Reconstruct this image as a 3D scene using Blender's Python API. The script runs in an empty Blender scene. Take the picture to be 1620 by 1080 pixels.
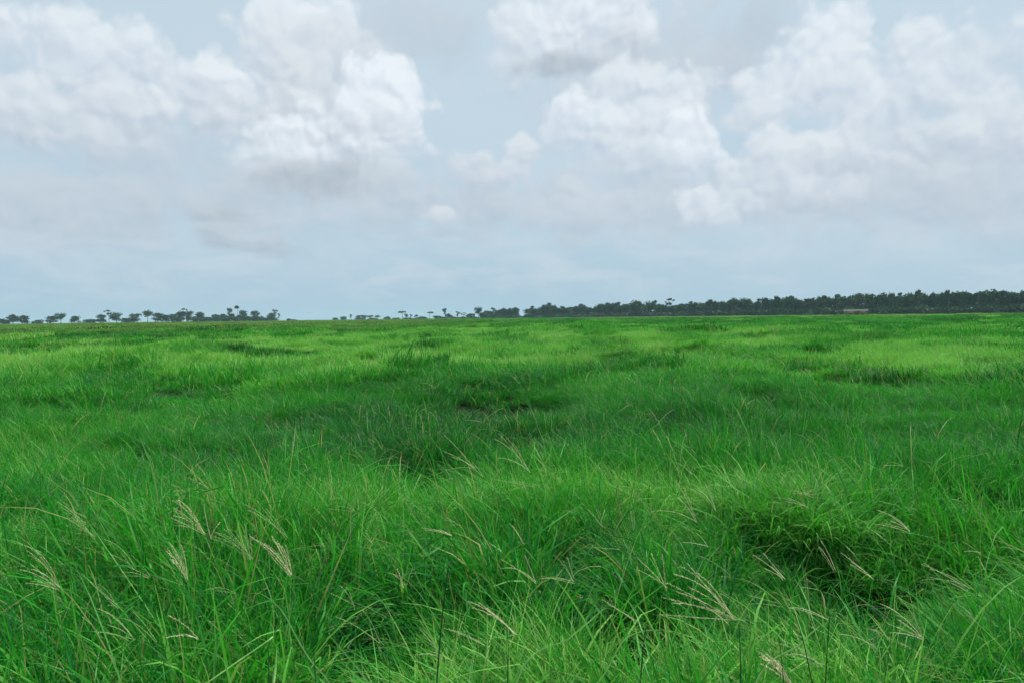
import bpy, math, random
import numpy as np
from mathutils import Matrix, Vector

sc = bpy.context.scene
col = sc.collection
R = math.radians

# ------------------------------------------------------------------ camera
F_PX = 1158.0                 # focal length in pixels of the 1620 px wide photograph
CAM_Z = 2.1
PITCH = R(-1.88)
ROLL = R(0.68)
fwd = Vector((0, math.cos(PITCH), math.sin(PITCH)))
right0 = Vector((1, 0, 0))
up0 = right0.cross(fwd)
right = right0 * math.cos(ROLL) - up0 * math.sin(ROLL)
up = right0 * math.sin(ROLL) + up0 * math.cos(ROLL)
cam_d = bpy.data.cameras.new('camera')
cam = bpy.data.objects.new('camera', cam_d)
col.objects.link(cam)
cam_d.sensor_width = 36
cam_d.lens = 36 * F_PX / 1620
cam_d.clip_start = 0.05
cam_d.clip_end = 20000
m = Matrix((right, up, -fwd)).transposed().to_4x4()
m.translation = (0, 0, CAM_Z)
cam.matrix_world = m
sc.camera = cam

def ray(px, py):
    """direction of the line of sight through a point of the photograph"""
    return (fwd * F_PX + right * (px - 810) + up * (540 - py)).normalized()

def at_z(px, py, z):
    d = ray(px, py); k = (z - CAM_Z) / d.z
    return Vector((0, 0, CAM_Z)) + d * k

def at_d(px, py, dist):
    d = ray(px, py); k = dist / math.hypot(d.x, d.y)
    return Vector((0, 0, CAM_Z)) + d * k

# ------------------------------------------------------------------ sun, exposure
SUN_EL, SUN_AZ = R(62), R(55)       # azimuth from +Y towards +X
sun_d = bpy.data.lights.new('sun', 'SUN')
sun_d.energy = 5.0
sun_d.angle = R(3)
sun_d.color = (1.0, 0.965, 0.90)
sun = bpy.data.objects.new('sun', sun_d)
col.objects.link(sun)
sdir = Vector((math.sin(SUN_AZ) * math.cos(SUN_EL), math.cos(SUN_AZ) * math.cos(SUN_EL), math.sin(SUN_EL)))
sun.rotation_euler = sdir.to_track_quat('Z', 'Y').to_euler()
sun.location = sdir * 50
sc.view_settings.view_transform = 'Standard'
sc.view_settings.look = 'None'
sc.view_settings.exposure = 0
sc.view_settings.gamma = 1
sc.render.engine = 'CYCLES'
sc.cycles.max_bounces = 4
sc.cycles.diffuse_bounces = 3
sc.cycles.glossy_bounces = 1
sc.cycles.transmission_bounces = 3
sc.cycles.use_adaptive_sampling = True
sc.cycles.adaptive_threshold = 0.03
sc.cycles.volume_bounces = 1

# ------------------------------------------------------------------ node helpers
class NT:
    def __init__(self, tree):
        self.t = tree
    def node(self, kind, **kw):
        n = self.t.nodes.new(kind)
        for k, v in kw.items():
            setattr(n, k, v)
        return n
    def set(self, sock, v):
        if isinstance(v, bpy.types.NodeSocket):
            self.t.links.new(v, sock)
        else:
            sock.default_value = v
    def math(self, op, a, b=None, c=None, clamp=False):
        n = self.node('ShaderNodeMath', operation=op, use_clamp=clamp)
        self.set(n.inputs[0], a)
        if b is not None: self.set(n.inputs[1], b)
        if c is not None: self.set(n.inputs[2], c)
        return n.outputs[0]
    def vmath(self, op, a, b=None, out=0):
        n = self.node('ShaderNodeVectorMath', operation=op)
        self.set(n.inputs[0], a)
        if b is not None:
            if op == 'SCALE': self.set(n.inputs[3], b)
            else: self.set(n.inputs[1], b)
        return n.outputs[out]
    def maprange(self, v, a, b, c=0.0, d=1.0, smooth=True):
        n = self.node('ShaderNodeMapRange', interpolation_type='SMOOTHSTEP' if smooth else 'LINEAR')
        for i, q in enumerate((v, a, b, c, d)):
            self.set(n.inputs[i], q)
        return n.outputs[0]
    def mix(self, f, a, b, blend='MIX'):
        n = self.node('ShaderNodeMix', data_type='RGBA', blend_type=blend)
        n.clamp_factor = True
        self.set(n.inputs[0], f); self.set(n.inputs[6], a); self.set(n.inputs[7], b)
        return n.outputs[2]
    def noise(self, vec, scale, detail=4, rough=0.5, dist=0.0, out=0):
        n = self.node('ShaderNodeTexNoise')
        self.set(n.inputs['Vector'], vec)
        n.inputs['Scale'].default_value = scale; n.inputs['Detail'].default_value = detail
        n.inputs['Roughness'].default_value = rough; n.inputs['Distortion'].default_value = dist
        return n.outputs[out]

# ------------------------------------------------------------------ sky with clouds (by direction, at infinity)
world = bpy.data.worlds.new('World')
sc.world = world
world.use_nodes = True
wt = world.node_tree
wt.nodes.clear()
W = NT(wt)
SKY_STRENGTH = 0.12
bg = W.node('ShaderNodeBackground'); bg.inputs['Strength'].default_value = SKY_STRENGTH
wo = W.node('ShaderNodeOutputWorld')
wt.links.new(bg.outputs[0], wo.inputs[0])
sky = W.node('ShaderNodeTexSky', sky_type='NISHITA')
sky.sun_disc = False
sky.sun_elevation = SUN_EL
sky.sun_rotation = SUN_AZ
sky.air_density = 1.0; sky.dust_density = 2.0; sky.ozone_density = 1.5
tc = W.node('ShaderNodeTexCoord')
dirv = tc.outputs['Generated']
sep = W.node('ShaderNodeSeparateXYZ'); wt.links.new(dirv, sep.inputs[0])
az = W.math('ARCTAN2', sep.outputs[0], sep.outputs[1])
hyp = W.math('SQRT', W.math('ADD', W.math('MULTIPLY', sep.outputs[0], sep.outputs[0]), W.math('MULTIPLY', sep.outputs[1], sep.outputs[1])))
el = W.math('ARCTAN2', sep.outputs[2], hyp)
cmb = W.node('ShaderNodeCombineXYZ'); wt.links.new(az, cmb.inputs[0]); wt.links.new(el, cmb.inputs[1])
P0 = cmb.outputs[0]
# billow fields
wob = W.noise(dirv, 5.0, 5, 0.58, 0.3, out=1)
wob = W.vmath('SUBTRACT', wob, (0.5, 0.5, 0.5))
P = W.vmath('ADD', P0, W.vmath('SCALE', wob, 0.060))
def billow(vec, scale, detail):
    v = W.node('ShaderNodeTexVoronoi', feature='SMOOTH_F1', voronoi_dimensions='2D')
    W.set(v.inputs['Vector'], vec)
    v.inputs['Scale'].default_value = scale
    v.inputs['Detail'].default_value = detail
    v.inputs['Roughness'].default_value = 0.55
    v.inputs['Smoothness'].default_value = 0.75
    return v.outputs['Distance']
warp3 = W.vmath('ADD', P0, W.vmath('SCALE', W.vmath('SUBTRACT', W.noise(dirv, 14, 3, 0.55, out=1), (0.5, 0.5, 0.5)), 0.05))
lump = billow(warp3, 17.0, 2.0)
lump_up = billow(W.vmath('ADD', warp3, (0.005, 0.010, 0.0)), 17.0, 2.0)
relief = W.math('SUBTRACT', lump_up, lump)          # positive where the surface faces up towards the light
fine = W.math('SUBTRACT', W.noise(dirv, 34, 6, 0.62, 0.4), 0.5)
big = W.math('SUBTRACT', W.noise(W.vmath('MULTIPLY', dirv, (1, 1, 2.2)), 3.4, 5, 0.55, 0.2), 0.5)
S = 1.0 / SKY_STRENGTH
def lin(c):
    return tuple(((v / 255 / 12.92) if v <= 10.3 else ((v / 255 + 0.055) / 1.055) ** 2.4) for v in c)
def skyc(r, g, b):
    l = lin((r, g, b)); return (l[0] * S, l[1] * S, l[2] * S, 1)
# thin high veil that greys the blue
g1 = W.maprange(el, 0.0, 0.16, 0, 1)
g2 = W.maprange(el, 0.14, 0.42, 0, 1)
veil = W.mix(g1, skyc(170, 201, 219), skyc(188, 211, 226))
veil = W.mix(g2, veil, skyc(199, 218, 230))
veil = W.mix(W.maprange(el, 0.5, 1.2), veil, skyc(176, 196, 214))
mottle = W.maprange(big, -0.16, 0.18, 0, 1)
veil = W.mix(W.math('MULTIPLY', mottle, 0.35), veil, skyc(212, 224, 234))
c = W.mix(0.92, sky.outputs[0], veil)

# one cloud puff
pg = bpy.data.node_groups.new('cloud_puff', 'ShaderNodeTree')
I = pg.interface
for nm, st in (('Color', 'NodeSocketColor'), ('P', 'NodeSocketVector'), ('Center', 'NodeSocketVector'), ('Radii', 'NodeSocketVector'),
               ('Top', 'NodeSocketColor'), ('Bottom', 'NodeSocketColor'), ('Opacity', 'NodeSocketFloat'), ('Lump', 'NodeSocketFloat'),
               ('Relief', 'NodeSocketFloat'), ('Fine', 'NodeSocketFloat'), ('Crisp', 'NodeSocketFloat')):
    I.new_socket(nm, in_out='INPUT', socket_type=st)
I.new_socket('Color', in_out='OUTPUT', socket_type='NodeSocketColor')
I.new_socket('P', in_out='OUTPUT', socket_type='NodeSocketVector')
G = NT(pg)
gi = G.node('NodeGroupInput').outputs; go = G.node('NodeGroupOutput')
loc = G.vmath('DIVIDE', G.vmath('SUBTRACT', gi['P'], gi['Center']), gi['Radii'])
gs = G.node('ShaderNodeSeparateXYZ'); pg.links.new(loc, gs.inputs[0])
ly = gs.outputs[1]
ln = G.vmath('LENGTH', loc, out=1)
dd = G.math('ADD', ln, G.math('MULTIPLY', G.math('SUBTRACT', gi['Lump'], 0.72), 0.55))
dd = G.math('ADD', dd, G.math('MULTIPLY', gi['Fine'], 0.55))
soft = G.maprange(ly, -0.8, 0.3, 0.85, G.math('MULTIPLY', gi['Crisp'], 0.80))
edge = G.math('SUBTRACT', 1.06, soft)
msk = G.maprange(dd, 1.06, edge, 0, 1)
sh = G.math('ADD', 0.56, G.math('MULTIPLY', ly, 0.5))
sh = G.math('ADD', sh, G.math('MULTIPLY', gi['Relief'], 0.85))
sh = G.math('ADD', sh, G.math('MULTIPLY', gi['Fine'], 0.45))
sh = G.math('MAXIMUM', G.math('MINIMUM', sh, 1.0), 0.0)
cc = G.mix(sh, gi['Bottom'], gi['Top'])
oc = G.mix(G.math('MULTIPLY', msk, gi['Opacity']), gi['Color'], cc)
pg.links.new(oc, go.inputs[0])
# the position is handed on from puff to puff so that the renderer works through them one after another
pg.links.new(G.vmath('ADD', gi['P'], G.vmath('SCALE', oc, 1e-8)), go.inputs[1])

def puff(px, py, rx, ry, top, bot, op, crisp=0.45):
    global c, P
    top = top + (5 if top > 224 else 0); bot = bot - 2
    dim = top < 224
    d = ray(px, py)
    a = math.atan2(d.x, d.y); e = math.atan2(d.z, math.hypot(d.x, d.y))
    n = W.node('ShaderNodeGroup', node_tree=pg)
    W.set(n.inputs['Color'], c); W.set(n.inputs['P'], P)
    n.inputs['Center'].default_value = (a, e, 0)
    n.inputs['Radii'].default_value = (rx / F_PX * 1.1, ry / F_PX * 1.1, 1)
    n.inputs['Top'].default_value = skyc(top * (0.935 if dim else 0.955), top * 0.988, top * (1.03 if dim else 1.015))
    n.inputs['Bottom'].default_value = skyc(bot * 0.915, bot * 0.985, bot * 1.06)
    n.inputs['Opacity'].default_value = op
    n.inputs['Crisp'].default_value = crisp
    W.set(n.inputs['Lump'], lump); W.set(n.inputs['Relief'], relief); W.set(n.inputs['Fine'], fine)
    c = n.outputs[0]; P = n.outputs[1]

PUFFS = [
    # dim far layers first
    (395, 320, 170, 70, 212, 200, .75, .8), (350, 350, 60, 30, 188, 188, .4, .9), (600, 330, 80, 55, 214, 200, .6, .7),
    (415, 383, 75, 14, 186, 184, .4, .9), (690, 376, 70, 16, 196, 190, .35, .9),
    (905, 330, 90, 60, 214, 202, .7, .6), (1010, 330, 150, 60, 216, 204, .8, .6), (905, 378, 38, 16, 212, 200, .6, .8),
    (760, 325, 80, 62, 214, 200, .75, .7), (700, 352, 42, 24, 218, 204, .6, .6),
    (1250, 300, 160, 80, 216, 206, .85, .6), (1420, 320, 150, 70, 214, 202, .75, .7), (60, 330, 190, 80, 212, 200, .7, .7),
    (210, 240, 130, 90, 216, 204, .65, .7), (1560, 300, 130, 90, 216, 204, .7, .6),
    (1000, 150, 190, 120, 220, 208, .75, .7), (1090, 90, 120, 70, 216, 206, .6, .7), (640, 60, 150, 60, 206, 198, .4, .9),
    (1200, 60, 90, 60, 206, 198, .5, .9),
    # left cumulus
    (520, 30, 42, 50, 240, 214, .9, .35), (450, 45, 62, 52, 240, 216, .9, .35),
    (430, 110, 92, 78, 232, 208, .85, .5), (530, 130, 110, 90, 226, 206, .8, .6),
    (330, 150, 82, 62, 238, 204, .9, .45), (395, 185, 90, 55, 230, 200, .7, .7),
    (500, 190, 120, 75, 226, 202, .8, .6),
    (600, 185, 82, 80, 242, 212, .95, .35), (560, 235, 115, 70, 238, 198, .9, .5),
    (455, 245, 80, 52, 240, 196, .9, .45), (520, 280, 120, 32, 200, 188, .75, .9),
    (640, 215, 40, 60, 240, 210, .7, .5), (620, 305, 75, 45, 220, 202, .6, .6),
    # middle small ones
    (825, 262, 34, 42, 228, 208, .85, .45), (755, 272, 44, 34, 226, 206, .75, .5), (700, 345, 30, 18, 226, 208, .7, .5),
    # right cumulus group
    (815, 90, 52, 66, 232, 212, .7, .6), (930, 50, 128, 84, 240, 206, .9, .5), (860, 85, 60, 45, 238, 206, .8, .6),
    (895, 112, 95, 22, 204, 190, .8, .9), (985, 95, 60, 50, 224, 202, .6, .8),
    (1010, 165, 110, 60, 234, 212, .85, .5), (930, 200, 75, 50, 238, 212, .85, .5), (1040, 225, 115, 60, 234, 208, .85, .5),
    (1095, 235, 56, 50, 242, 212, .9, .4), (1010, 265, 130, 45, 222, 206, .7, .8),
    (1135, 325, 66, 42, 236, 206, .85, .45), (940, 315, 65, 40, 222, 206, .7, .6),
    (1290, 110, 80, 85, 238, 214, .85, .5), (1240, 145, 75, 42, 236, 212, .8, .5), (1345, 150, 80, 70, 234, 212, .8, .6),
    (1185, 190, 60, 28, 228, 212, .7, .5),
    (1235, 265, 90, 58, 232, 208, .85, .45), (1330, 270, 110, 70, 230, 206, .8, .6),
    (1480, 130, 120, 90, 234, 210, .8, .6), (1570, 220, 90, 60, 230, 206, .8, .6),
    (140, 110, 120, 80, 236, 208, .85, .5), (60, 190, 110, 60, 230, 202, .8, .6), (200, 190, 70, 40, 232, 206, .7, .6),
]
for p in PUFFS:
    puff(*p)
# air thickens towards the horizon and softens the lowest clouds
c = W.mix(W.maprange(el, 0.01, 0.115, 0.65, 0.0), c, skyc(171, 200, 219))
lowc = W.noise(W.vmath('MULTIPLY', dirv, (1, 1, 3.2)), 9.0, 5, 0.6, 0.4)
c = W.mix(W.math('MULTIPLY', W.maprange(lowc, 0.42, 0.68, 0, 0.55), W.math('MULTIPLY', W.maprange(el, 0.0, 0.05), W.maprange(el, 0.24, 0.10))), c, skyc(203, 216, 227))
W.set(bg.inputs['Color'], c)
world.cycles.sampling_method = 'NONE'

# ================================================================== fields over the ground plane (numpy)
rng = np.random.default_rng(7)
random.seed(7)
_TAB = np.random.default_rng(11).random((512, 512))
def vnoise(x, y):
    xi = np.floor(x).astype(int); yi = np.floor(y).astype(int)
    fx = x - xi; fy = y - yi
    fx = fx * fx * (3 - 2 * fx); fy = fy * fy * (3 - 2 * fy)
    a = _TAB[xi % 512, yi % 512]; b = _TAB[(xi + 1) % 512, yi % 512]
    c_ = _TAB[xi % 512, (yi + 1) % 512]; d = _TAB[(xi + 1) % 512, (yi + 1) % 512]
    return (a * (1 - fx) + b * fx) * (1 - fy) + (c_ * (1 - fx) + d * fx) * fy
def fbm(x, y, wl, octs=4, seed=0.0, rough=0.5):
    s = 0; amp = 1; tot = 0; f = 1.0 / wl
    for i in range(octs):
        s = s + amp * vnoise(x * f + seed * 17.3 + i * 31.7, y * f + seed * 9.1 + i * 57.1)
        tot += amp; amp *= rough; f *= 2.03
    return s / tot            # 0..1, mean 0.5
def sstep(x, a, b):
    t = np.clip((x - a) / (b - a), 0, 1); return t * t * (3 - 2 * t)

def ground_h(x, y):
    d = np.hypot(x, y)
    h = (fbm(x, y, 6.5, 3, 1) - 0.5) * 0.55 + (fbm(x, y, 2.2, 2, 3) - 0.5) * 0.30 * (1 - sstep(d, 25, 50))
    h = h + (np.maximum(fbm(x, y, 4.2, 2, 23), .42) - 0.5) * 1.1 * sstep(d, 18, 34) * (1 - sstep(d, 110, 180))
    h = h + (fbm(x, y, 26, 3, 2) - 0.5) * 0.9 * sstep(d, 8, 40)
    h = h * (1 - 0.75 * sstep(d, 130, 500))
    # the mound that closes the middle of the near field, and the rise at lower right
    for (mx, my, rx, ry, a) in MOUNDS:
        h = h + a * np.exp(-((x - mx) / rx) ** 2 - ((y - my) / ry) ** 2)
    for (mx, my, rx, ry, a) in HOLLOWS:
        h = h - 0.48 * a * np.exp(-((x - mx) / rx) ** 2 - ((y - my) / ry) ** 2)
    return h

CANOPY = 0.58
def gp(px, py):
    p = at_z(px, py, CANOPY); return p.x, p.y
MOUNDS = []
for (px, py, wpx, a) in ((770, 592, 190, .22), (560, 600, 150, .12), (1060, 700, 260, .14), (1215, 760, 130, .34),
                         (1340, 760, 110, .14), (330, 650, 130, .14), (860, 800, 200, .10), (1010, 545, 60, .22),
                         (1320, 560, 120, .2), (560, 740, 160, .10), (910, 520, 60, .25), (1240, 512, 60, .35), (240, 560, 140, .18)):
    x, y = gp(px, py); w = wpx * y / F_PX
    MOUNDS.append((x, y, w, w * 0.55 + 0.25, a))
# hollows: the grass is thin and low there, so that the sides of the tufts behind stand open
HOLLOWS = []
for (px, py, wpx, k, st) in ((1225, 842, 100, 1.3, .95), (1310, 832, 50, 1.8, .9), (1365, 815, 90, 1.8, 1.0), (935, 848, 60, 2.0, .9), (800, 612, 110, .6, .85), (730, 618, 60, .6, .6),
                             (810, 660, 70, .5, .8), (1062, 657, 55, .5, .85), (1190, 606, 34, .6, .85), (1225, 605, 28, .6, .85), (1335, 578, 60, .6, .7),
                             (672, 712, 75, .5, .7), (1000, 935, 70, .4, .7), (640, 800, 50, .5, .55), (600, 572, 90, .6, .5), (350, 668, 70, .5, .5),
                             (345, 605, 50, .6, .5), (905, 540, 40, .8, .7), (1015, 552, 24, .8, .7), (1180, 560, 50, .6, .5), (760, 568, 40, .8, .5),
                             (560, 950, 90, .5, .4), (1080, 590, 60, .6, .5), (960, 575, 40, .6, .6), (345, 545, 25, .8, .6), (1440, 640, 70, .5, .6), (150, 620, 80, .5, .6),
                             (1500, 800, 90, .5, .6), (120, 780, 90, .5, .6)):
    x, y = gp(px, py); w = wpx * y / F_PX
    HOLLOWS.append((x, y, w, max(w * k, 0.13 + 0.075 * y), st))
def height_k(x, y):
    """how tall the grass stands, as a factor"""
    k = 0.25 + 1.3 * fbm(x, y, 1.5, 3, 5) 
    k = k * (1.10 - .28 * sstep(np.hypot(x, y), 3.6, 6.2))
    k = k * (0.7 + 0.6 * fbm(x, y, 7.0, 3, 6))
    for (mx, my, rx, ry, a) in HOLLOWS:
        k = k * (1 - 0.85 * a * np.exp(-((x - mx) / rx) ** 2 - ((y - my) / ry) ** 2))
    return k
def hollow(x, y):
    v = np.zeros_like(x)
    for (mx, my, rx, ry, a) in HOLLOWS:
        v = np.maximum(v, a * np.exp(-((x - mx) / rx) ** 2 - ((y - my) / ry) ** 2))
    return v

# tone of the growth: 0 = deep blue-green ... 1 = light yellow-green
TONES = [  # px, py, half width px, depth factor, value
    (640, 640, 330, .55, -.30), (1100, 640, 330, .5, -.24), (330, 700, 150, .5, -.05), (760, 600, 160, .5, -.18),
    (1000, 740, 330, .28, .42), (560, 770, 170, .25, .20), (340, 640, 110, .3, .10), (1230, 760, 150, .25, .12),
    (900, 530, 120, .6, .10), (700, 524, 90, .6, .30), (560, 540, 60, .5, .22), (420, 545, 200, .6, .22), (1000, 536, 80, .5, .22), (1230, 535, 200, .5, .18),
    (400, 930, 240, .5, -.16), (1000, 1010, 320, .25, .36), (1330, 990, 180, .25, .42), (750, 900, 200, .25, -.12), (1230, 900, 150, .2, -.2),
    (1300, 575, 160, .5, -.12), (1180, 580, 220, .4, -.05)]
TW = []
for (px, py, wpx, k, v) in TONES:
    x, y = gp(px, py); w = wpx * y / F_PX
    TW.append((x, y, w, max(w * k, y * 0.13), v))
def tone(x, y):
    d = np.hypot(x, y)
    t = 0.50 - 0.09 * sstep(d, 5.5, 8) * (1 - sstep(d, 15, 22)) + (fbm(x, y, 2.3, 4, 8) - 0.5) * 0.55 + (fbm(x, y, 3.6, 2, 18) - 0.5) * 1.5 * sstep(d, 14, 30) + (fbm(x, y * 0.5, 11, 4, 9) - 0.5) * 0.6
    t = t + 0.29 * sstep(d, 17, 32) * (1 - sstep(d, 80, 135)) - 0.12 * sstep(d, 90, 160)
    t = t - 0.5 * sstep(fbm(x * 0.6, y * 0.35, 1.5, 2, 41), .60, .74) * sstep(d, 14, 24) * (1 - sstep(d, 150, 250))
    for (mx, my, rx, ry, a) in TW:
        t = t + a * np.exp(-((x - mx) / rx) ** 2 - ((y - my) / ry) ** 2)
    return t - 0.36 * hollow(x, y)  # growth in the hollows is coloured darker: shade painted into the tone
def dryness(x, y):
    d = np.hypot(x, y); a = np.degrees(np.arctan2(x, y))
    v = 0.06 + 0.5 * np.maximum(fbm(x, y, 14, 4, 12) - 0.58, 0) * 2
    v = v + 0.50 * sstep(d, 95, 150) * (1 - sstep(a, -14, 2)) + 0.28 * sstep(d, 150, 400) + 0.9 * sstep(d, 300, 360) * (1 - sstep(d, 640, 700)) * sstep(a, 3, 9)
    for (px, py, wpx, k, s) in DRYP:
        v = v + s * np.exp(-((x - px) / wpx) ** 2 - ((y - py) / k) ** 2)
    return np.clip(v, 0, 1)
DRYP = []
for (px, py, wpx, s) in ((650, 556, 22, .7), (640, 532, 20, .5), (330, 515, 90, .4), (600, 575, 90, .25), (700, 522, 60, .25), (1260, 519, 40, .3)):
    x, y = gp(px, py); w = wpx * y / F_PX
    DRYP.append((x, y, w, w * 1.5, s))

# ================================================================== materials
def material(name):
    mt = bpy.data.materials.new(name); mt.use_nodes = True; mt.node_tree.nodes.clear()
    return mt, NT(mt.node_tree)
def finish(N, surf):
    o = N.node('ShaderNodeOutputMaterial'); N.t.links.new(surf, o.inputs[0])
def principled(N, colr, rough=0.6, spec=0.3, **kw):
    b = N.node('ShaderNodeBsdfPrincipled')
    N.set(b.inputs['Base Color'], colr); N.set(b.inputs['Roughness'], rough); N.set(b.inputs['Specular IOR Level'], spec)
    return b.outputs[0]
def attr(N, name, kind='GEOMETRY'):
    n = N.node('ShaderNodeAttribute', attribute_type=kind, attribute_name=name); return n

def leaf_colour(N, t, dry, rnd):
    """grass tint from deep blue-green to light yellow-green"""
    r = N.node('ShaderNodeValToRGB'); e = r.color_ramp.elements
    e[0].position = 0.0; e[0].color = (0.002, 0.050, 0.016, 1)
    e[1].position = 1.0; e[1].color = (0.265, 0.54, 0.105, 1)
    q = e.new(0.35); q.color = (0.005, 0.150, 0.024, 1)
    q = e.new(0.65); q.color = (0.030, 0.310, 0.014, 1)
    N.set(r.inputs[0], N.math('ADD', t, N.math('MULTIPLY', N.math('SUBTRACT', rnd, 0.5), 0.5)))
    return r.outputs[0]

gm, N = material('grass_blades')
ga = attr(N, 'gdat', 'INSTANCER'); gs_ = N.node('ShaderNodeSeparateXYZ'); N.t.links.new(ga.outputs['Vector'], gs_.inputs[0])
ba = attr(N, 'rnd'); bs = N.node('ShaderNodeSeparateXYZ'); N.t.links.new(ba.outputs['Vector'], bs.inputs[0])
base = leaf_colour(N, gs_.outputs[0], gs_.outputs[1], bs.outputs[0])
# dead straw blades, more of them where the growth is dry
thr = N.math('SUBTRACT', 1.0, N.math('MULTIPLY', gs_.outputs[1], 0.75))
isdry = N.maprange(bs.outputs[1], N.math('SUBTRACT', thr, 0.06), thr, 0, 0.85)
base = N.mix(isdry, base, (0.31, 0.30, 0.10, 1))
# a few blades paler over their whole length
base = N.mix(N.maprange(bs.outputs[2], 0.91, 0.98, 0, 0.8), base, (0.24, 0.56, 0.16, 1))
pb = principled(N, base, 0.48, 0.18)
tr = N.node('ShaderNodeBsdfTranslucent'); N.set(tr.inputs[0], N.mix(0.5, base, (0.040, 0.42, 0.006, 1)))
ms = N.node('ShaderNodeMixShader'); ms.inputs[0].default_value = 0.42
N.t.links.new(pb, ms.inputs[1]); N.t.links.new(tr.outputs[0], ms.inputs[2])
finish(N, ms.outputs[0])
GRASS_MAT = gm

grm, N = material('field_ground')
geo = N.node('ShaderNodeNewGeometry'); pos = geo.outputs['Position']
gd = attr(N, 'gdat'); g2s = N.node('ShaderNodeSeparateXYZ'); N.t.links.new(gd.outputs['Vector'], g2s.inputs[0])
n1 = N.noise(N.vmath('MULTIPLY', pos, (1, 1, 1)), 0.35, 6, 0.6)
n2 = N.noise(pos, 6.0, 5, 0.65)
under = leaf_colour(N, N.math('ADD', g2s.outputs[0], N.math('MULTIPLY', N.math('SUBTRACT', n1, 0.5), 0.6)), 0.0, n2)
under = N.mix(N.math('MULTIPLY', g2s.outputs[1], 0.6), under, (0.17, 0.17, 0.075, 1))
soil = N.mix(n2, (0.008, 0.016, 0.006, 1), (0.018, 0.030, 0.010, 1))
dst = N.vmath('LENGTH', pos, out=1)
gcol = N.mix(N.maprange(dst, 60, 260), soil, under)
finish(N, principled(N, gcol, 0.9, 0.1))

# ================================================================== tagging and linking
def tag(o, label=None, cat=None, group=None, kind=None):
    if label: o['label'] = label
    if cat: o['category'] = cat
    if group: o['group'] = group
    if kind: o['kind'] = kind
    return o
def mesh_obj(name, verts, faces, mat, parent=None, smooth=True, link=True):
    me = bpy.data.meshes.new(name)
    verts = np.asarray(verts, dtype=np.float32)
    fl = np.concatenate([np.asarray(f, dtype=np.int32).ravel() for f in faces]) if isinstance(faces, list) else faces.ravel().astype(np.int32)
    if isinstance(faces, list):
        tot = np.array([len(f) for f in faces], dtype=np.int32)
    else:
        tot = np.full(len(faces), faces.shape[1], dtype=np.int32)
    me.vertices.add(len(verts)); me.vertices.foreach_set('co', verts.ravel())
    me.loops.add(len(fl)); me.loops.foreach_set('vertex_index', fl)
    me.polygons.add(len(tot))
    me.polygons.foreach_set('loop_start', np.concatenate([[0], np.cumsum(tot)[:-1]]).astype(np.int32))
    me.update(calc_edges=True); me.validate()
    if smooth:
        me.polygons.foreach_set('use_smooth', np.ones(len(me.polygons), dtype=bool))
    if mat: me.materials.append(mat)
    o = bpy.data.objects.new(name, me)
    if link: col.objects.link(o)
    if parent: o.parent = parent
    return o
def empty(name, loc, rz=0):
    o = bpy.data.objects.new(name, None); col.objects.link(o); o.location = loc; o.rotation_euler = (0, 0, rz)
    o.empty_display_size = 0.3
    return o

# ================================================================== ground sheet
nr, na = 170, 420
rr = np.concatenate([[0.0], np.geomspace(0.6, 4200, nr - 1)])
aa = np.linspace(0, 2 * math.pi, na, endpoint=False)
RR, AA = np.meshgrid(rr, aa, indexing='ij')
gx = (RR * np.sin(AA)).ravel(); gy = (RR * np.cos(AA)).ravel()
gz = ground_h(gx, gy) + 0.25 * sstep(np.hypot(gx, gy), 90, 260) * (0.6 + 0.8 * fbm(gx, gy, 18, 4, 21))
ii, jj = np.meshgrid(np.arange(nr - 1), np.arange(na), indexing='ij')
q = np.stack([ii * na + jj, (ii + 1) * na + jj, (ii + 1) * na + (jj + 1) % na, ii * na + (jj + 1) % na], -1).reshape(-1, 4)
q = q[:, ::-1]
# drop the doubled centre ring: all its vertices coincide, which is harmless, but keep the faces clean
q = q[na:]
ground = mesh_obj('ground', np.stack([gx, gy, gz], 1), q.copy(), grm)
at_ = ground.data.attributes.new('gdat', 'FLOAT_VECTOR', 'POINT')
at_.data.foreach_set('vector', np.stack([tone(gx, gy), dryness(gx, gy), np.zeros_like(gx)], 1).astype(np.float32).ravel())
tag(ground, kind='structure')

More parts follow.
